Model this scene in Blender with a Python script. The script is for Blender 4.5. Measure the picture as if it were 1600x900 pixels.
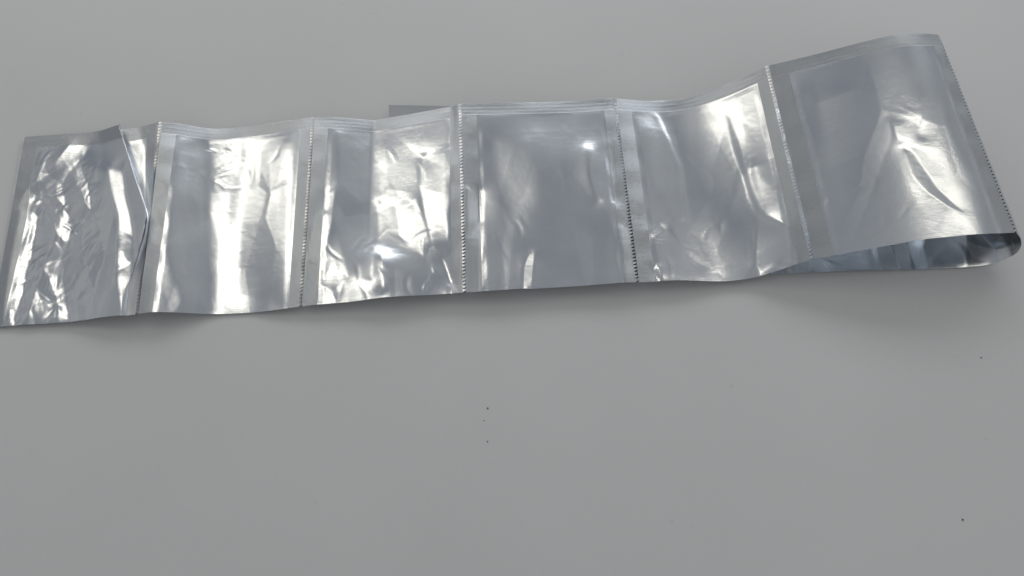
import bpy, math, random
import numpy as np
from mathutils import Vector

# ------------------------------------------------------------------ clear
for o in list(bpy.data.objects):
    bpy.data.objects.remove(o, do_unlink=True)
scene = bpy.context.scene
col = scene.collection

# ------------------------------------------------------------------ camera (real size, metres)
PITCH, HEIGHT = math.radians(66.0), 0.333
cam = bpy.data.cameras.new('camera')
cam.sensor_fit = 'HORIZONTAL'; cam.sensor_width = 36.0
cam.lens = 36.0 * 1150.0 / 1600.0
cam.clip_start = 0.01; cam.clip_end = 50.0
camo = bpy.data.objects.new('camera', cam); col.objects.link(camo)
camo.location = (0.0, -HEIGHT / math.tan(PITCH), HEIGHT)
camo.rotation_euler = (math.pi / 2 - PITCH, 0, 0)
scene.camera = camo

# ------------------------------------------------------------------ soft indoor surroundings
world = bpy.data.worlds.new('World'); scene.world = world; world.use_nodes = True
wn, wl = world.node_tree.nodes, world.node_tree.links
bg = wn['Background']; bg.inputs['Strength'].default_value = 1.0
wtc = wn.new('ShaderNodeTexCoord'); wno = wn.new('ShaderNodeTexNoise'); wno.inputs['Scale'].default_value = 2.6; wno.inputs['Detail'].default_value = 1.5
wcr = wn.new('ShaderNodeValToRGB'); we = wcr.color_ramp.elements
we[0].position = 0.36; we[0].color = (0.155, 0.172, 0.198, 1); we[1].position = 0.64; we[1].color = (0.400, 0.400, 0.392, 1)
wl.new(wtc.outputs['Generated'], wno.inputs['Vector']); wl.new(wno.outputs['Fac'], wcr.inputs['Fac']); wl.new(wcr.outputs['Color'], bg.inputs['Color'])

# ------------------------------------------------------------------ lamps (two long fittings running away from the viewer)
def lamp(name, loc, target, sx, sy, power, colour):
    l = bpy.data.lights.new(name, 'AREA'); l.shape = 'RECTANGLE'; l.size = sx; l.size_y = sy
    l.energy = power; l.color = colour
    o = bpy.data.objects.new(name, l); col.objects.link(o); o.location = loc
    o.rotation_euler = (Vector(target) - Vector(loc)).to_track_quat('-Z', 'Y').to_euler()
    return o
WARM, SOFT = (1.0, 0.925, 0.79), (0.97, 0.985, 1.0)
# broad soft light added beyond the strip to brighten the far table, two narrow tubes overhead
lamp('added_soft_light', (0.20, 1.05, 0.66), (0.08, 0.15, 0.0), 2.00, 0.40, 5.0, SOFT)
lamp('tube_lamp', (-0.62, 0.52, 0.95), (-0.30, 0.35, 0.0), 0.13, 0.84, 0.98, WARM)
lamp('tube_lamp', (0.70, 0.20, 0.95), (0.40, 0.20, 0.0), 0.075, 0.46, 0.38, WARM)

scene.view_settings.view_transform = 'Standard'
scene.view_settings.look = 'None'
scene.view_settings.exposure = 0.0
scene.view_settings.gamma = 1.0
scene.view_settings.use_curve_mapping = False
scene.render.engine = 'CYCLES'

# ------------------------------------------------------------------ materials
def newmat(name):
    m = bpy.data.materials.new(name); m.use_nodes = True
    return m, m.node_tree.nodes, m.node_tree.links, m.node_tree.nodes['Principled BSDF']
def node(ns, t, **kw):
    n = ns.new(t)
    for k, v in kw.items():
        if k in n.inputs: n.inputs[k].default_value = v
        else: setattr(n, k, v)
    return n
def mapped(ns, ls, scale, src='UV'):
    tc = ns.new('ShaderNodeTexCoord'); mp = ns.new('ShaderNodeMapping'); mp.inputs['Scale'].default_value = scale
    ls.new(tc.outputs[src], mp.inputs['Vector']); return mp.outputs['Vector']

def foil_material(name, r0, r1, seal=None):
    m, ns, ls, b = newmat(name)
    b.inputs['Base Color'].default_value = (0.52, 0.55, 0.58, 1) if seal else (0.79, 0.825, 0.865, 1)
    b.inputs['Metallic'].default_value = 1.0
    b.inputs['Coat Weight'].default_value = 0.35
    b.inputs['Coat Roughness'].default_value = 0.06
    # rolling marks of the film: long thin streaks along the strip, slight gloss patches
    n1 = node(ns, 'ShaderNodeTexNoise', Scale=1.0, Detail=4.0)
    ls.new(mapped(ns, ls, (60, 2600, 1)), n1.inputs['Vector'])
    n2 = node(ns, 'ShaderNodeTexNoise', Scale=1.0, Detail=3.0)
    ls.new(mapped(ns, ls, (45, 45, 1)), n2.inputs['Vector'])
    mr = node(ns, 'ShaderNodeMapRange'); mr.inputs['From Min'].default_value = 0.3; mr.inputs['From Max'].default_value = 0.7
    mr.inputs['To Min'].default_value = r0; mr.inputs['To Max'].default_value = r1
    ls.new(n2.outputs['Fac'], mr.inputs['Value']); ls.new(mr.outputs['Result'], b.inputs['Roughness'])
    bump = node(ns, 'ShaderNodeBump', Strength=0.5, Distance=0.00004)
    ls.new(n1.outputs['Fac'], bump.inputs['Height'])
    last = bump
    n3 = node(ns, 'ShaderNodeTexNoise', Scale=1.0, Detail=5.0, Roughness=0.6)
    ls.new(mapped(ns, ls, (260, 260, 1)), n3.inputs['Vector'])
    b3 = node(ns, 'ShaderNodeBump', Strength=0.30 if not seal else 0.5, Distance=0.0002)
    ls.new(n3.outputs['Fac'], b3.inputs['Height']); ls.new(bump.outputs['Normal'], b3.inputs['Normal']); last = b3
    if seal:
        # embossed sealing-jaw pattern: fine ribs
        w1 = node(ns, 'ShaderNodeTexWave', Scale=1.0, Distortion=0.6, Detail=1.0)
        w1.bands_direction = 'X' if seal == 'side' else 'Y'
        sc = (520, 30, 1) if seal == 'side' else (30, 520, 1)
        ls.new(mapped(ns, ls, sc), w1.inputs['Vector'])
        w2 = node(ns, 'ShaderNodeTexWave', Scale=1.0, Distortion=0.8, Detail=1.0)
        w2.bands_direction = 'Y' if seal == 'side' else 'X'
        ls.new(mapped(ns, ls, (500, 500, 1)), w2.inputs['Vector'])
        ad = node(ns, 'ShaderNodeMath', operation='ADD'); ls.new(w1.outputs['Fac'], ad.inputs[0]); ls.new(w2.outputs['Fac'], ad.inputs[1])
        b4 = node(ns, 'ShaderNodeBump', Strength=0.22, Distance=0.0002)
        ls.new(ad.outputs[0], b4.inputs['Height']); ls.new(b3.outputs['Normal'], b4.inputs['Normal']); last = b4
    ls.new(last.outputs['Normal'], b.inputs['Normal'])
    return m
FOIL = foil_material('pouch_foil', 0.205, 0.262)
SIDE = foil_material('side_seal_foil', 0.28, 0.31, 'side')
TOP = foil_material('top_seal_foil', 0.28, 0.31, 'top')
PERF = foil_material('perforation_foil', 0.28, 0.31)

def table_material():
    m, ns, ls, b = newmat('white_laminate')
    n = node(ns, 'ShaderNodeTexNoise', Scale=9.0, Detail=6.0)
    ls.new(mapped(ns, ls, (1, 1, 1), 'Object'), n.inputs['Vector'])
    cr = node(ns, 'ShaderNodeValToRGB'); cr.color_ramp.elements[0].position = 0.3; cr.color_ramp.elements[1].position = 0.7
    cr.color_ramp.elements[0].color = (0.676, 0.684, 0.684, 1); cr.color_ramp.elements[1].color = (0.706, 0.713, 0.713, 1)
    ls.new(n.outputs['Fac'], cr.inputs['Fac'])
    # fine grain of the laminate and sparse faint marks
    g = node(ns, 'ShaderNodeTexNoise', Scale=1400.0, Detail=2.0); ls.new(mapped(ns, ls, (1, 1, 1), 'Object'), g.inputs['Vector'])
    gr = node(ns, 'ShaderNodeMapRange'); gr.inputs['From Min'].default_value = 0.3; gr.inputs['From Max'].default_value = 0.7
    gr.inputs['To Min'].default_value = 0.975; gr.inputs['To Max'].default_value = 1.02
    ls.new(g.outputs['Fac'], gr.inputs['Value'])
    vo = node(ns, 'ShaderNodeTexVoronoi', Scale=42.0); ls.new(mapped(ns, ls, (1, 1, 1), 'Object'), vo.inputs['Vector'])
    vr = node(ns, 'ShaderNodeMapRange'); vr.inputs['From Min'].default_value = 0.02; vr.inputs['From Max'].default_value = 0.05
    vr.inputs['To Min'].default_value = 0.91; vr.inputs['To Max'].default_value = 1.0
    ls.new(vo.outputs['Distance'], vr.inputs['Value'])
    mu = node(ns, 'ShaderNodeMath', operation='MULTIPLY'); ls.new(gr.outputs['Result'], mu.inputs[0]); ls.new(vr.outputs['Result'], mu.inputs[1])
    vm = node(ns, 'ShaderNodeVectorMath', operation='SCALE'); ls.new(cr.outputs['Color'], vm.inputs[0]); ls.new(mu.outputs[0], vm.inputs['Scale'])
    ls.new(vm.outputs['Vector'], b.inputs['Base Color'])
    b.inputs['Roughness'].default_value = 0.55
    n2 = node(ns, 'ShaderNodeTexNoise', Scale=900.0, Detail=3.0)
    ls.new(mapped(ns, ls, (1, 1, 1), 'Object'), n2.inputs['Vector'])
    bp = node(ns, 'ShaderNodeBump', Strength=0.12, Distance=0.0002)
    ls.new(n2.outputs['Fac'], bp.inputs['Height']); ls.new(bp.outputs['Normal'], b.inputs['Normal'])
    return m
TABLE = table_material()
def crumb_material():
    m, ns, ls, b = newmat('dark_dust'); b.inputs['Base Color'].default_value = (0.03, 0.03, 0.032, 1); b.inputs['Roughness'].default_value = 0.9
    return m
DUST = crumb_material()

# ------------------------------------------------------------------ table top
S = 1.6
me = bpy.data.meshes.new('table_top')
me.from_pydata([(-S, -S, 0), (S, -S, 0), (S, S, 0), (-S, S, 0), (-S, -S, -.025), (S, -S, -.025), (S, S, -.025), (-S, S, -.025)], [],
               [(0, 1, 2, 3), (7, 6, 5, 4), (0, 4, 5, 1), (1, 5, 6, 2), (2, 6, 7, 3), (3, 7, 4, 0)])
me.materials.append(TABLE)
tbl = bpy.data.objects.new('table_top', me); col.objects.link(tbl); tbl['kind'] = 'structure'
tbl['label'] = 'plain pale grey laminate table top under the foil strip'

# ------------------------------------------------------------------ the strip: ten pouches in one run, folded back under itself
NU, NV = 150, 200            # cells per pouch along the strip, across the strip
PW, PH = 0.080, 0.107        # pouch pitch and strip width in metres
N = 10
# edge curves in millimetres (x, y, z), one list per pouch and row, from perforation to perforation
ROWS = [
    [(0.0, [(-265.42, 88.83, 1.8), (-243.1, 88.89, 3.69), (-221.37, 88.96, 7.29), (-206.69, 89.0, 13.5), (-211.49, 89.0, 8.4), (-199.51, 90.35, 8.2), (-187.79, 92.54, 10.4)]),
     (0.0563, [(-264.69, 82.63, 1.76), (-241.39, 82.38, 3.66), (-218.69, 82.13, 7.28), (-203.36, 81.97, 13.5), (-207.91, 81.97, 8.4), (-197.26, 83.65, 8.16), (-187.31, 86.39, 10.21)]),
     (0.1125, [(-263.96, 76.43, 1.71), (-239.69, 75.9, 3.63), (-216.06, 75.39, 7.26), (-200.09, 75.04, 13.5), (-204.39, 75.04, 8.4), (-195.05, 77.02, 8.12), (-186.84, 80.24, 10.02)]),
     (0.1688, [(-263.23, 70.23, 1.67), (-238.01, 69.46, 3.6), (-213.45, 68.72, 7.25), (-196.86, 68.22, 13.5), (-200.91, 68.22, 8.4), (-192.87, 70.45, 8.08), (-186.36, 74.09, 9.83)]),
     (0.225, [(-262.5, 64.03, 1.62), (-236.35, 63.06, 3.56), (-210.88, 62.12, 7.24), (-193.68, 61.49, 13.5), (-197.48, 61.49, 8.4), (-190.72, 63.94, 8.04), (-185.88, 67.94, 9.64)]),
     (0.2812, [(-261.77, 57.83, 1.58), (-234.7, 56.7, 3.53), (-208.35, 55.6, 7.22), (-190.54, 54.86, 13.5), (-194.09, 54.86, 8.4), (-188.59, 57.49, 7.99), (-185.4, 61.78, 9.44)]),
     (0.3375, [(-261.04, 51.63, 1.53), (-233.08, 50.37, 3.5), (-205.85, 49.15, 7.21), (-187.45, 48.32, 13.5), (-190.75, 48.32, 8.4), (-186.19, 51.98, 7.95), (-184.93, 55.63, 9.25)]),
     (0.3937, [(-260.31, 45.43, 1.49), (-231.47, 44.08, 3.5), (-203.38, 42.76, 7.2), (-184.41, 41.87, 13.5), (-187.46, 41.87, 8.4), (-184.43, 45.68, 7.91), (-184.45, 49.48, 9.06)]),
     (0.45, [(-259.58, 39.23, 1.44), (-229.87, 37.82, 3.5), (-200.95, 36.45, 7.18), (-181.4, 35.52, 13.5), (-184.2, 35.52, 8.4), (-182.69, 39.42, 7.87), (-183.97, 43.33, 8.87)]),
     (0.53, [(-258.54, 30.41, 1.38), (-229.15, 29.18, 3.44), (-200.53, 27.98, 6.8), (-181.2, 27.17, 12.99), (-183.84, 27.17, 8.16), (-182.25, 30.87, 7.66), (-183.29, 34.58, 8.6)]),
     (0.61, [(-257.5, 21.6, 1.31), (-228.72, 20.78, 3.3), (-200.68, 19.99, 6.15), (-181.74, 19.46, 12.1), (-183.97, 19.46, 7.99), (-182.18, 22.64, 7.53), (-182.61, 25.83, 8.33)]),
     (0.7, [(-256.34, 11.68, 1.24), (-228.42, 11.5, 3.07), (-201.24, 11.33, 5.45), (-182.87, 11.21, 10.85), (-184.46, 11.21, 7.82), (-182.36, 13.6, 7.45), (-181.85, 15.99, 8.02)]),
     (0.8, [(-255.04, 0.65, 1.16), (-228.14, 1.22, 2.8), (-201.94, 1.78, 5.01), (-184.25, 2.15, 9.4), (-185.09, 2.15, 7.65), (-182.62, 3.6, 7.38), (-181.0, 5.05, 7.68)]),
     (0.9, [(-253.74, -10.37, 1.08), (-227.68, -9.2, 2.59), (-202.31, -8.05, 4.95), (-185.17, -7.28, 8.17), (-185.41, -7.28, 7.45), (-182.66, -6.59, 7.25), (-180.15, -5.89, 7.34)]),
     (1.0, [(-252.44, -21.39, 1.0), (-226.83, -19.95, 2.5), (-201.9, -18.55, 5.0), (-185.05, -17.61, 7.46), (-185.05, -17.61, 7.16), (-182.17, -17.22, 7.0), (-179.3, -16.83, 7.0)])],
    [(0.0, [(-187.79, 92.54, 10.4), (-175.45, 93.11, 7.4), (-164.89, 93.4, 3.6), (-158.14, 93.69, 3.2), (-138.69, 94.69, 4.7), (-107.1, 96.34, 9.8)]),
     (1.0, [(-179.3, -16.83, 7.0), (-170.27, -16.32, 9.0), (-160.79, -15.63, 6.5), (-142.72, -14.48, 2.0), (-124.39, -13.6, 1.5), (-111.61, -12.87, 3.0), (-102.54, -11.69, 5.0)])],
    [(0.0, [(-107.1, 96.34, 9.8), (-89.78, 97.16, 7.6), (-75.43, 97.85, 5.0), (-55.12, 98.82, 9.3), (-32.46, 99.87, 13.4), (-27.87, 100.1, 15.8)]),
     (1.0, [(-102.54, -11.69, 5.0), (-83.97, -10.19, 3.0), (-66.71, -8.8, 4.5), (-49.48, -7.29, 6.5), (-30.93, -5.83, 7.0), (-23.17, -5.71, 7.5)])],
    [(0.0, [(-27.87, 100.1, 15.8), (-10.22, 100.98, 15.2), (6.83, 101.77, 14.2), (23.94, 102.35, 14.0), (37.66, 103.19, 14.0), (54.62, 104.04, 15.6)]),
     (1.0, [(-23.17, -5.71, 7.5), (0.0, -4.13, 7.0), (31.1, -2.21, 6.5), (49.71, -0.96, 7.5), (60.63, -0.28, 7.5)])],
    [(0.0, [(54.62, 104.04, 15.6), (65.3, 104.48, 12.9), (79.4, 104.97, 11.2), (89.59, 105.46, 12.2), (97.7, 106.02, 14.7), (114.44, 107.57, 23.2), (130.52, 109.74, 34.0)]),
     (1.0, [(60.63, -0.28, 7.5), (81.18, 1.21, 6.5), (97.31, 1.43, 4.5), (108.38, 2.12, 4.5), (119.06, 3.16, 6.0), (133.65, 6.21, 10.5), (144.17, 8.5, 15.0)])],
    [(0.0, [(130.52, 109.74, 34.0), (146.51, 110.8, 38.5), (161.24, 112.17, 43.0), (176.38, 114.54, 46.3), (191.99, 117.46, 48.5), (204.09, 119.23, 47.5), (217.46, 122.18, 43.0)]),
     (1.0, [(144.17, 8.5, 15.0), (153.43, 8.97, 17.5), (163.99, 9.6, 21.0), (174.3, 10.7, 23.5), (192.35, 12.68, 27.5), (215.96, 14.69, 28.5), (238.3, 17.22, 26.0)])],
    [(0.0, [(217.46, 122.18, 43.0), (225.0, 125.0, 34.0), (229.5, 124.5, 23.0), (229.0, 123.0, 11.0), (220.0, 121.0, 3.5), (207.0, 119.0, 1.6), (189.47, 116.17, 1.6)]),
     (1.0, [(238.3, 17.22, 26.0), (243.57, 16.19, 21.5), (246.38, 14.38, 17.0), (247.69, 13.86, 10.5), (245.13, 13.19, 6.2), (238.1, 11.75, 3.0), (228.64, 10.73, 1.8), (210.83, 9.91, 1.3), (193.29, 9.24, 1.6)])],
    [(0.0, [(189.47, 116.17, 1.6), (168.03, 115.4, 2.8), (146.59, 114.64, 2.0), (125.16, 113.87, 2.7), (103.72, 113.1, 1.6)]),
     (1.0, [(193.29, 9.24, 1.6), (171.86, 8.47, 2.8), (150.42, 7.7, 2.0), (128.98, 6.94, 2.7), (107.55, 6.17, 1.6)])],
    [(0.0, [(103.72, 113.1, 1.6), (82.28, 112.33, 2.8), (60.85, 111.57, 2.0), (39.41, 110.8, 2.7), (17.98, 110.03, 1.6)]),
     (1.0, [(107.55, 6.17, 1.6), (86.11, 5.4, 2.8), (64.68, 4.63, 2.0), (43.24, 3.87, 2.7), (21.8, 3.1, 1.6)])],
    [(0.0, [(17.98, 110.03, 1.6), (-3.46, 109.26, 2.8), (-24.9, 108.5, 2.0), (-46.33, 107.73, 2.7), (-67.77, 106.96, 3.4)]),
     (1.0, [(21.8, 3.1, 1.6), (0.37, 2.33, 2.8), (-21.07, 1.57, 2.0), (-42.51, 0.8, 2.7), (-63.94, 0.03, 1.6)])]]
def resample(pts, s):
    p = np.array(pts, float) / 1000.0
    d = np.r_[0, np.cumsum(np.linalg.norm(np.diff(p, axis=0), axis=1))]; d /= d[-1]
    return np.stack([np.interp(s, d, p[:, k]) for k in range(3)], 1)
def gsmooth(a, sig, axis):
    r = int(3 * sig) + 1; k = np.exp(-0.5 * (np.arange(-r, r + 1) / sig) ** 2); k /= k.sum()
    a = np.moveaxis(a, axis, 0)
    lo = 2 * a[:1] - a[1:r + 1][::-1]; hi = 2 * a[-1:] - a[-r - 1:-1][::-1]
    p = np.concatenate([lo, a, hi], 0); out = np.zeros_like(a)
    for i, w in enumerate(k): out += w * p[i:i + a.shape[0]]
    return np.moveaxis(out, 0, axis)
def base_grid():
    s = np.linspace(0, 1, NU + 1); t = np.linspace(0, 1, NV + 1); out = []
    for k in range(N):
        rows = ROWS[k]; ts = [r[0] for r in rows]; C_ = np.stack([resample(r[1], s) for r in rows])     # rows x along x 3
        G = np.zeros((NU + 1, NV + 1, 3))
        for j, tj in enumerate(t):
            q = min(max(int(np.searchsorted(ts, tj, side='right')) - 1, 0), len(ts) - 2)
            f = (tj - ts[q]) / (ts[q + 1] - ts[q]); G[:, j] = C_[q] * (1 - f) + C_[q + 1] * f
        out.append(G if k == N - 1 else G[:-1])
    P = np.concatenate(out)
    ku = np.arange(P.shape[0]) / NU
    w = np.zeros_like(ku)                                   # 1 = crisp fold, 0 = soft bend
    for c, r in ((0.75, 0.30), (2.41, 0.10), (2.97, 0.10), (1.0, 0.15), (6.0, 0.10), (5.0, 0.06)):
        w = np.maximum(w, np.clip(1.5 - np.abs(ku - c) / r, 0, 1))
    w = gsmooth(w, 4, 0)[:, None, None]
    P = gsmooth(P, 1.8, 0) * w + gsmooth(P, 9.0, 0) * (1 - w)
    c = np.clip((1.1 - ku) / 0.1, 0, 1)[:, None, None]
    return gsmooth(P, 3, 1) * c + gsmooth(P, 8, 1) * (1 - c)
def normals(P):
    du = np.gradient(P, axis=0); dv = np.gradient(P, axis=1)
    n = np.cross(dv, du); return n / np.maximum(np.linalg.norm(n, axis=2, keepdims=True), 1e-12)

# tilted facets of the film: outline in (pouches along, fraction across), slope, edge softness in mm
TILTS = [
    ([(0.327, 0.05), (0.433, 0.06), (0.393, 0.125), (0.167, 0.31), (0.06, 0.395), (0.087, 0.31), (0.233, 0.195)], -0.351, 1.5),
    ([(0.067, 0.415), (0.167, 0.415), (0.167, 0.64), (0.187, 0.86), (0.167, 0.99), (0.1, 0.985), (0.073, 0.695)], -0.313, 1.5),
    ([(0.58, 0.195), (0.687, 0.195), (0.733, 0.46), (0.873, 0.73), (0.947, 0.99), (0.913, 0.99), (0.693, 0.57)], -0.377, 2),
    ([(0.32, 0.34), (0.3, 0.585), (0.26, 0.865), (0.267, 0.985), (0.533, 0.99), (0.42, 0.775), (0.373, 0.485)], -0.224, 2.5),
    ([(1.08, 0.74), (1.073, 0.995), (1.213, 0.995)], -0.027, 0.8),
    ([(0.92, 0.44), (1.047, 0.49), (1.08, 0.575), (1.067, 0.675)], -0.069, 0.8),
    ([(1.307, 0.09), (1.507, 0.02), (1.533, 0.21), (1.48, 0.36), (1.48, 0.535), (1.493, 0.76), (1.54, 0.975), (1.487, 0.985), (1.427, 0.62), (1.353, 0.475), (1.36, 0.25)], 0.095, 2),
    ([(1.087, 0.125), (1.273, 0.065), (1.347, 0.48), (1.44, 0.97), (1.293, 0.975), (1.153, 0.725)], -0.132, 3),
    ([(1.56, 0.11), (1.867, 0.105), (1.88, 0.41), (1.88, 0.74), (1.88, 0.96), (1.6, 0.94), (1.547, 0.485)], 0.138, 4),
    ([(2.053, 0.53), (2.12, 0.535), (2.087, 0.995), (2.007, 0.99)], 0.208, 1.0),
    ([(2.113, 0.425), (2.173, 0.395), (2.167, 0.585), (2.12, 0.77), (2.1, 0.745)], 0.224, 1),
    ([(2.407, 0.015), (2.927, 0.01), (2.927, 0.235), (2.653, 0.255), (2.427, 0.245)], 0.037, 1.5),
    ([(2.44, 0.47), (2.7, 0.48), (2.76, 0.62), (2.807, 0.76), (2.667, 0.76), (2.46, 0.73)], 0.122, 1.2),
    ([(2.74, 0.25), (2.927, 0.235), (2.907, 0.785), (2.807, 0.76), (2.76, 0.605), (2.72, 0.425)], 0.208, 1.2),
    ([(2.367, 0.96), (2.42, 0.94), (2.4, 1.0)], 0.072, 0.8),
    ([(2.193, 0.95), (2.253, 0.9), (2.227, 1.0)], 0.235, 0.8),
    ([(2.827, 0.73), (2.92, 0.75), (2.953, 0.935), (2.967, 0.985)], 0.253, 0.8),
    ([(2.173, 0.08), (2.387, 0.05), (2.433, 0.905), (2.287, 0.89), (2.2, 0.595)], -0.125, 2),
    ([(2.5, 0.765), (2.867, 0.795), (2.92, 0.96), (2.707, 0.975), (2.513, 0.975)], -0.273, 2),
    ([(2.44, 0.27), (2.693, 0.28), (2.72, 0.42), (2.7, 0.455), (2.453, 0.445)], 0.066, 2),
    ([(3.033, 0.465), (3.1, 0.465), (3.107, 0.645), (3.027, 0.72)], -0.439, 1.5),
    ([(3.107, 0.455), (3.133, 0.645), (3.107, 0.85), (3.107, 0.99), (3.087, 0.99)], 0.356, 0.7),
    ([(3.353, 0.885), (3.393, 0.81), (3.42, 0.825), (3.387, 1.0), (3.34, 1.0)], -0.364, 1),
    ([(3.18, 0.2), (3.447, 0.185), (3.467, 0.575), (3.313, 0.665), (3.24, 0.455)], 0.154, 6),
    ([(3.8, 0.28), (3.953, 0.26), (3.94, 0.6), (3.827, 0.59), (3.787, 0.45)], -0.317, 3),
    ([(3.94, 0.705), (4.0, 0.72), (3.993, 0.995), (3.94, 0.995)], -0.256, 1),
    ([(4.713, 0.175), (4.74, 0.305), (4.767, 0.595), (4.8, 0.72), (4.92, 0.81), (4.913, 0.995), (4.8, 0.975), (4.72, 0.995), (4.7, 0.94), (4.76, 0.735), (4.733, 0.53), (4.7, 0.32)], 0.336, 1.5),
    ([(4.807, 0.44), (4.9, 0.455), (4.893, 0.61), (4.827, 0.545)], 0.069, 1.5),
    ([(4.113, 0.74), (4.18, 0.705), (4.22, 0.74), (4.127, 0.78)], -0.192, 1),
    ([(4.373, 0.95), (4.48, 0.95), (4.533, 0.995), (4.373, 1.0)], -0.123, 1),
    ([(4.1, 0.935), (4.133, 0.91), (4.147, 0.99), (4.12, 0.99)], 0.55, 0.7),
    ([(4.267, 0.08), (4.3, 0.08), (4.38, 0.385), (4.36, 0.68), (4.333, 0.68), (4.36, 0.385)], -0.176, 1.5),
    ([(4.507, 0.07), (4.68, 0.155), (4.707, 0.58), (4.68, 0.93), (4.52, 0.925), (4.427, 0.535)], -0.035, 3),
    ([(5.547, 0.42), (5.667, 0.43), (5.667, 0.53), (5.54, 0.54)], -0.144, 1.5),
    ([(5.593, 0.565), (5.673, 0.56), (5.747, 0.74), (5.78, 0.87), (5.673, 0.74)], 0.021, 1.5),
    ([(5.52, 0.61), (5.54, 0.72), (5.593, 0.795), (5.687, 0.88), (5.607, 0.985), (5.547, 0.99), (5.547, 0.89), (5.527, 0.775)], -0.02, 1.5),
    ([(5.56, 0.57), (5.6, 0.585), (5.66, 0.765), (5.747, 0.89), (5.693, 0.87), (5.6, 0.78), (5.56, 0.7)], -0.18, 0.8),
    ([(5.687, 0.04), (5.733, 0.045), (5.713, 0.385), (5.647, 0.375)], 0.001, 3)]
SR, SL, ST = 16, 11, 13      # seal widths in cells: right of a perforation, left of one, along the top edge

def poly_mask(poly, U, V, soft):
    # signed distance (mm) to a polygon laid on the film, turned into a soft 0..1 mask
    p = np.array(poly) * np.array([PW * 1000, PH * 1000]); x, y = U * PW * 1000, V * PH * 1000
    d = np.full(U.shape, 1e9); inside = np.zeros(U.shape, bool); n = len(p)
    for i in range(n):
        a, b = p[i], p[(i + 1) % n]; e = b - a
        wx, wy = x - a[0], y - a[1]
        k = np.clip((wx * e[0] + wy * e[1]) / max(e @ e, 1e-9), 0, 1)
        d = np.minimum(d, np.hypot(wx - e[0] * k, wy - e[1] * k))
        if a[1] != b[1]:
            c = ((a[1] > y) != (b[1] > y)) & (x < (b[0] - a[0]) * (y - a[1]) / (b[1] - a[1]) + a[0])
            inside ^= c
    sd = np.where(inside, d, -d)
    m = np.clip(0.5 + sd / (2 * soft), 0, 1)
    return m * m * (3 - 2 * m)

def integrate(G, Wt, lam=0.22, iters=400):
    # height field whose slope along the strip follows G (least squares, stiff across, pinned at the seals)
    hu = PW / NU; hv = PH / NV
    pin = np.zeros((G.shape[0] + 1, G.shape[1]))
    pin[:SR] = 300; pin[-SL:] = 300; pin[:3] = 1e7; pin[-3:] = 1e7
    def A(h):
        r = np.zeros_like(h)
        g = np.diff(h, axis=0) / hu * Wt
        r[1:] += g / hu; r[:-1] -= g / hu
        q = np.diff(h, axis=1) / hv * lam
        r[:, 1:] += q / hv; r[:, :-1] -= q / hv
        return r + (pin + 600.0) * h
    b = np.zeros((G.shape[0] + 1, G.shape[1])); g = G * Wt / hu; b[1:] += g; b[:-1] -= g
    h = np.zeros_like(b); r = b - A(h); p = r.copy(); rs = (r * r).sum()
    for _ in range(iters):
        if rs < 1e-16: break
        Ap = A(p); al = rs / (p * Ap).sum(); h += al * p; r -= al * Ap
        rn = (r * r).sum(); p = r + (rn / rs) * p; rs = rn
    return h

def crinkle(rng, U, V, n, amp, size, box, spread=0.5, lean=0.0):
    # small creases: a sharp crest with unequal flanks, fading along its length; U in pouch fraction, V across
    h = np.zeros(U.shape); x, y = U * PW * 1000, V * PH * 1000
    for _ in range(n):
        cx = rng.uniform(box[0], box[1]) * PW * 1000; cy = rng.uniform(box[2], box[3]) * PH * 1000
        th = rng.normal(math.pi / 2 + lean, spread); L = size * rng.uniform(0.8, 3.0)
        w1 = size * rng.uniform(0.15, 0.4); w2 = size * rng.uniform(0.4, 1.1)
        a = amp * w1 * rng.uniform(0.2, 1.0) ** 1.5 * rng.choice([-1, 1])
        ct, st = math.cos(th), math.sin(th); bend = rng.normal() * 0.25 / L
        al = (x - cx) * ct + (y - cy) * st; ac = -(x - cx) * st + (y - cy) * ct + bend * al * al
        sg = np.sqrt(ac * ac + 0.015); q = np.where(ac > 0, sg / w1, sg / w2)
        h += a * np.maximum(0, 1 - q) ** 1.1 * np.maximum(0, 1 - (al / L) ** 2) ** 1.5
    return h / 1000.0

def facets(rng, U, V, n, slope, stretch=0.5, lean=0.0):
    # piecewise flat dents with straight creases: difference of two faceted bowls
    x, y = U * PW * 1000, V * PH * 1000
    c, s_ = math.cos(lean), math.sin(lean); a, b = x * c + y * s_, (-x * s_ + y * c) * stretch
    ra, rb = (a.min(), a.max()), (b.min(), b.max())
    cell = math.sqrt((ra[1] - ra[0]) * (rb[1] - rb[0]) / n); k = slope / cell; fs = []
    for _ in range(2):
        f = np.full(U.shape, -1e9)
        for i in range(n):
            p, q = rng.uniform(*ra), rng.uniform(*rb)
            f = np.maximum(f, k * (p * a + q * b) - 0.5 * k * (p * p + q * q) + rng.normal() * 0.12 * k * cell * cell)
        fs.append(f)
    h = fs[0] - fs[1]
    return (h - h.mean()) / 1000.0

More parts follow.
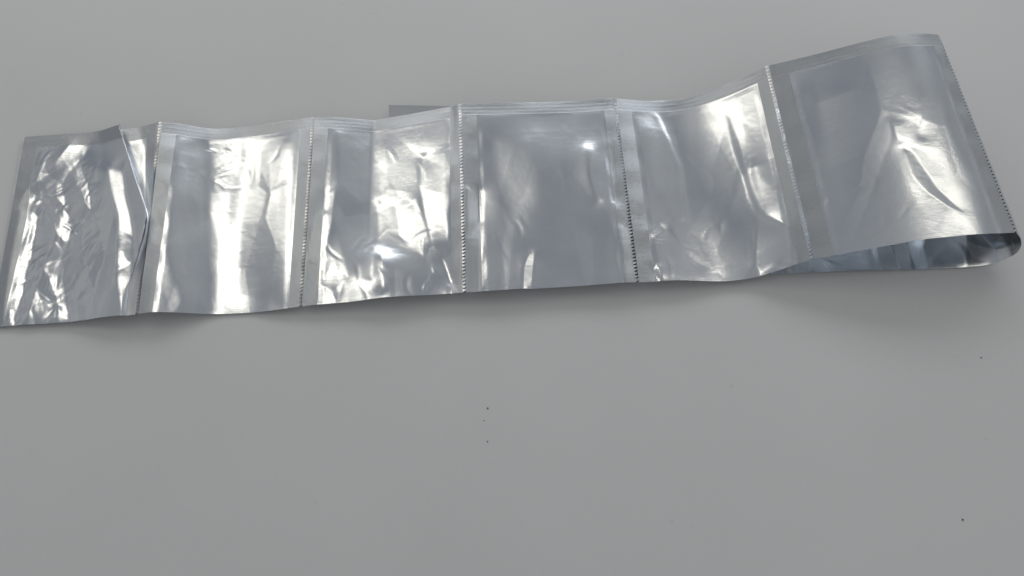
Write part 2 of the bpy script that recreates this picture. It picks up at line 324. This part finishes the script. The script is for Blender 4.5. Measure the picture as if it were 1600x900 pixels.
P = base_grid()
nrm = normals(P)
D = np.zeros(P.shape[:2])
CR = {  # per pouch: (count, slope, size mm, box in pouch fractions, spread of direction, lean)
    0: [(90, 0.28, 2.6, (.08, .62, .12, .98), .3, .45), (60, 0.30, 4, (.08, .60, .10, .98), .25, .45), (30, 0.26, 3.0, (.08, .85, .3, .98), .7, 0)],
    1: [(12, 0.14, 3.5, (.10, .93, .10, .98), .6, 0), (16, 0.24, 3.0, (.3, .6, .1, .35), .9, 0)],
    2: [(22, 0.16, 4, (.10, .93, .68, .98), .7, 0), (8, 0.12, 4, (.45, .93, .08, .6), .8, 0)],
    3: [(8, 0.12, 4, (.15, .5, .6, .98), .4, 0)],
    4: [(14, 0.16, 4, (.1, .6, .65, .98), .6, 0)],
    5: [(4, 0.12, 3, (.57, .72, .36, .48), .8, 0), (6, .14, 4, (.1, .5, .5, .95), .5, .3)],
}
FC = {0: (90, 0.11, .40, -.35), 1: (26, 0.04, .5, .1), 2: (30, 0.04, .6, 0), 3: (14, 0.032, .5, 0), 4: (16, 0.055, .5, .15), 5: (16, 0.05, .5, .25)}
for k in range(N):
    i0 = k * NU
    s = np.arange(NU + 1) / NU; t = np.arange(NV + 1) / NV
    Ug, Vg = np.meshgrid(s, t, indexing='ij')
    rng = np.random.RandomState(11 + k)
    # panel mask: zero on the seals, one on the film
    es = np.minimum((s - SR / NU) * PW, (1 - SL / NU - s) * PW) * 1000
    ms = np.clip(es / 3.0, 0, 1); ms = ms * ms * (3 - 2 * ms)
    et = (t - ST / NV) * PH * 1000
    mt = np.clip(et / 3.5, 0, 1); mt = mt * mt * (3 - 2 * mt)
    mask = ms[:, None] * mt[None]
    h = np.zeros_like(Ug)
    if k < 6:
        Uc = (s[:-1] + s[1:]) / 2 + k
        Um, Vm = np.meshgrid(Uc, t, indexing='ij')
        G = np.zeros(Um.shape); Wt = np.full(Um.shape, 0.35)
        for poly, slope, soft in TILTS:
            us = [a for a, b in poly]
            if max(us) < k or min(us) > k + 1: continue
            m = poly_mask(poly, Um, Vm, soft)
            G = G * (1 - m) + slope * m; Wt = np.maximum(Wt, m)
        h += integrate(G, Wt)
    # pillow of the film between the seals
    lift = np.sin(math.pi * np.clip(es / es.max(), 0, 1) / 2)[:, None] * (lambda q: q * q * (3 - 2 * q))(np.clip(et / 34.0, 0, 1))[None]
    h += ms[:, None] * (0.00018 * np.clip(et / 12.0, 0, 1)[None] + 0.00045 * lift)
    if k == N - 1: h -= 0.0025 * np.clip((0.12 - Vg) / 0.12, 0, 1) ** 2 * np.clip((Ug - 0.4) / 0.6, 0, 1)
    ss = lambda q: np.clip(q, 0, 1) ** 2 * (3 - 2 * np.clip(q, 0, 1))
    taut = 1 - 0.85 * ss((Ug - 0.5) / 0.1) * (1 - ss((Vg - 0.5) / 0.15))      # the turned-over flap is pulled taut
    c = np.zeros_like(h)
    for args in CR.get(k, [(30, 0.16, 8, (.1, .9, .1, .95), .6, 0)]):
        c += crinkle(rng, Ug, Vg, *args)
    fm = (lambda q: q * q * (3 - 2 * q))
    wide = fm(np.clip(es / 10.0, 0, 1))[:, None] * fm(np.clip(et / 18.0, 0, 1))[None]
    h += facets(rng, Ug, Vg, *FC.get(k, (24, 0.08, .6, 0))) * wide * (1 if k else taut)
    h += c * mask * (1 if k else taut)
    # faint ripple of the seals themselves, three pressed lines in the top seal
    h += 0.00012 * np.sin(Vg * 37 + k * 2.1) * np.sin(Ug * 9 + k) * (1 - mask)
    for vv in (4, 8, 12):
        h += -0.000035 * np.exp(-((Vg * NV - vv) / 0.8) ** 2)
    w = np.ones(NU + 1)
    if k < N - 1: w[-1] = 0
    D[i0:i0 + NU + 1] += h * w[:, None]
Q = P + nrm * D[:, :, None]
Q[:6 * NU, :, 2] = np.maximum(Q[:6 * NU, :, 2], 0.0006)
Q[7 * NU:, :, 2] = np.maximum(Q[7 * NU:, :, 2], 0.0005)
QN = normals(Q)

THICK = 0.00022
def grid_part(name, i0, i1, j0, j1, mat, parent):
    n, m = i1 - i0 + 1, j1 - j0 + 1
    a = Q[i0:i1 + 1, j0:j1 + 1].reshape(-1, 3); b = a - QN[i0:i1 + 1, j0:j1 + 1].reshape(-1, 3) * THICK
    uu, vv = np.meshgrid(np.arange(i0, i1 + 1) * PW / NU, np.arange(j0, j1 + 1) * PH / NV, indexing='ij')
    uv = np.stack([uu.ravel(), vv.ravel()], 1)
    idx = np.arange(n * m).reshape(n, m)
    f1 = np.stack([idx[:-1, :-1], idx[:-1, 1:], idx[1:, 1:], idx[1:, :-1]], 2).reshape(-1, 4)
    f2 = f1[:, ::-1] + n * m
    ring = np.r_[idx[:-1, 0], idx[-1, :-1], idx[1:, -1][::-1], idx[0, 1:][::-1]]
    r = len(ring); R0 = 2 * n * m
    ri = np.arange(r); rj = (ri + 1) % r
    f3 = np.stack([R0 + ri, R0 + rj, R0 + r + rj, R0 + r + ri], 1)
    verts = np.concatenate([a, b, a[ring], b[ring]]); uvs = np.concatenate([uv, uv, uv[ring], uv[ring]])
    faces = np.concatenate([f1, f2, f3]).astype(np.int32)
    me = bpy.data.meshes.new(name)
    me.vertices.add(len(verts)); me.vertices.foreach_set('co', verts.astype(np.float32).ravel())
    me.loops.add(faces.size); me.loops.foreach_set('vertex_index', faces.ravel())
    me.polygons.add(len(faces)); me.polygons.foreach_set('loop_start', np.arange(0, faces.size, 4, dtype=np.int32))
    me.update(calc_edges=True)
    me.polygons.foreach_set('use_smooth', np.ones(len(faces), bool))
    ul = me.uv_layers.new(name='UVMap'); ul.data.foreach_set('uv', uvs[faces.ravel()].astype(np.float32).ravel())
    me.materials.append(mat); me.validate(); me.update()
    o = bpy.data.objects.new(name, me); col.objects.link(o); o.parent = parent
    return o

root = bpy.data.objects.new('foil_pouch_strip', None); col.objects.link(root)
root['label'] = 'silver foil pouches in a perforated strip, folded back under itself on the table'
root['category'] = 'pouch strip'
for k in range(N):
    a, b = k * NU, (k + 1) * NU
    l = a + 2; r = b - 1
    p = grid_part('pouch', a + SR, b - SL, ST, NV, FOIL, root)
    grid_part('top_seal', l, r, 0, ST, TOP, p)
    grid_part('side_seal', l, a + SR, ST, NV, SIDE, p)
    grid_part('side_seal', b - SL, r, ST, NV, SIDE, p)

# perforations: a narrow row of bridges and open slits, each slit with a lifted triangular lip
def perforation(i):
    pitch = 3.45                                  # cells: about 1.6 mm
    V, F = [], []
    lo, hi = max(i - 1, 0), min(i + 2, Q.shape[0] - 1)
    def pt(ii, j, lift=0.0):
        j0 = min(int(j), NV - 1); fr = j - j0; x = Q[ii, j0] * (1 - fr) + Q[ii, j0 + 1] * fr
        return tuple(x + QN[ii, j0] * lift)
    def quad(*q):
        n = len(V); V.extend(q); F.append(tuple(range(n, n + len(q))))
    j = 0.0
    while j < NV - 0.01:
        e = min(j + pitch, NV); c = min(j + pitch * 0.45, NV)
        if i in (0, N * NU):                      # torn end: a row of teeth
            s = -1 if i == 0 else 1
            base = lo if i else hi
            base = 2 if i == 0 else i - 1
            tip = np.array(pt(i, (j + e) / 2)) 
            quad(pt(base, j), pt(base, e), tuple(tip))
        else:
            quad(pt(lo, j), pt(lo, j + 0.72 * (e - j)), pt(hi, j + 0.36 * (e - j), 0.00022))     # lifted tooth, open slit either side
            quad(pt(hi, j - 0.3 if j else 0), pt(hi, j + 0.45), pt(lo, j, -0.00005))
        j = e
    me = bpy.data.meshes.new('perforation'); me.from_pydata(V, [], F); me.materials.append(PERF)
    ul = me.uv_layers.new(name='UVMap')
    for n_, l_ in enumerate(me.loops): ul.data[n_].uv = (0.001 * (n_ % 4), 0.0004 * n_)
    o = bpy.data.objects.new('perforation', me); col.objects.link(o); o.parent = root; o['kind'] = 'stuff'
for k in range(N + 1):
    perforation(k * NU)

# ------------------------------------------------------------------ dust specks on the table
def speck(x, y, r, seed, label):
    rng = random.Random(seed)
    import bmesh
    bm = bmesh.new(); bmesh.ops.create_icosphere(bm, subdivisions=1, radius=r)
    for v in bm.verts:
        v.co *= rng.uniform(0.65, 1.25); v.co.z *= 0.6
    zmin = min(v.co.z for v in bm.verts)
    for v in bm.verts: v.co.z -= zmin
    me = bpy.data.meshes.new('dust_speck'); bm.to_mesh(me); bm.free(); me.materials.append(DUST)
    o = bpy.data.objects.new('dust_speck', me); col.objects.link(o); o.location = (x, y, 0)
    o['label'] = label; o['category'] = 'dust speck'; o['group'] = 'dust specks on the table'
SPECKS = [
    (-0.01123, -0.06080, 0.00040, 'dark dust speck in front of the strip, topmost of the three near the middle'),
    (-0.01277, -0.06649, 0.00026, 'tiny dark dust speck, middle one of the three near the middle'),
    (-0.01117, -0.07619, 0.00030, 'dark dust speck in front of the strip, lowest of the three near the middle'),
    (0.22293, -0.03629, 0.00036, 'dark dust speck near the right edge, just below the folded end'),
    (0.19572, -0.11016, 0.00045, 'largest dark dust speck, in the lower right corner of the table')]
for i, (x, y, r, lab) in enumerate(SPECKS):
    speck(x, y, r, i, lab)
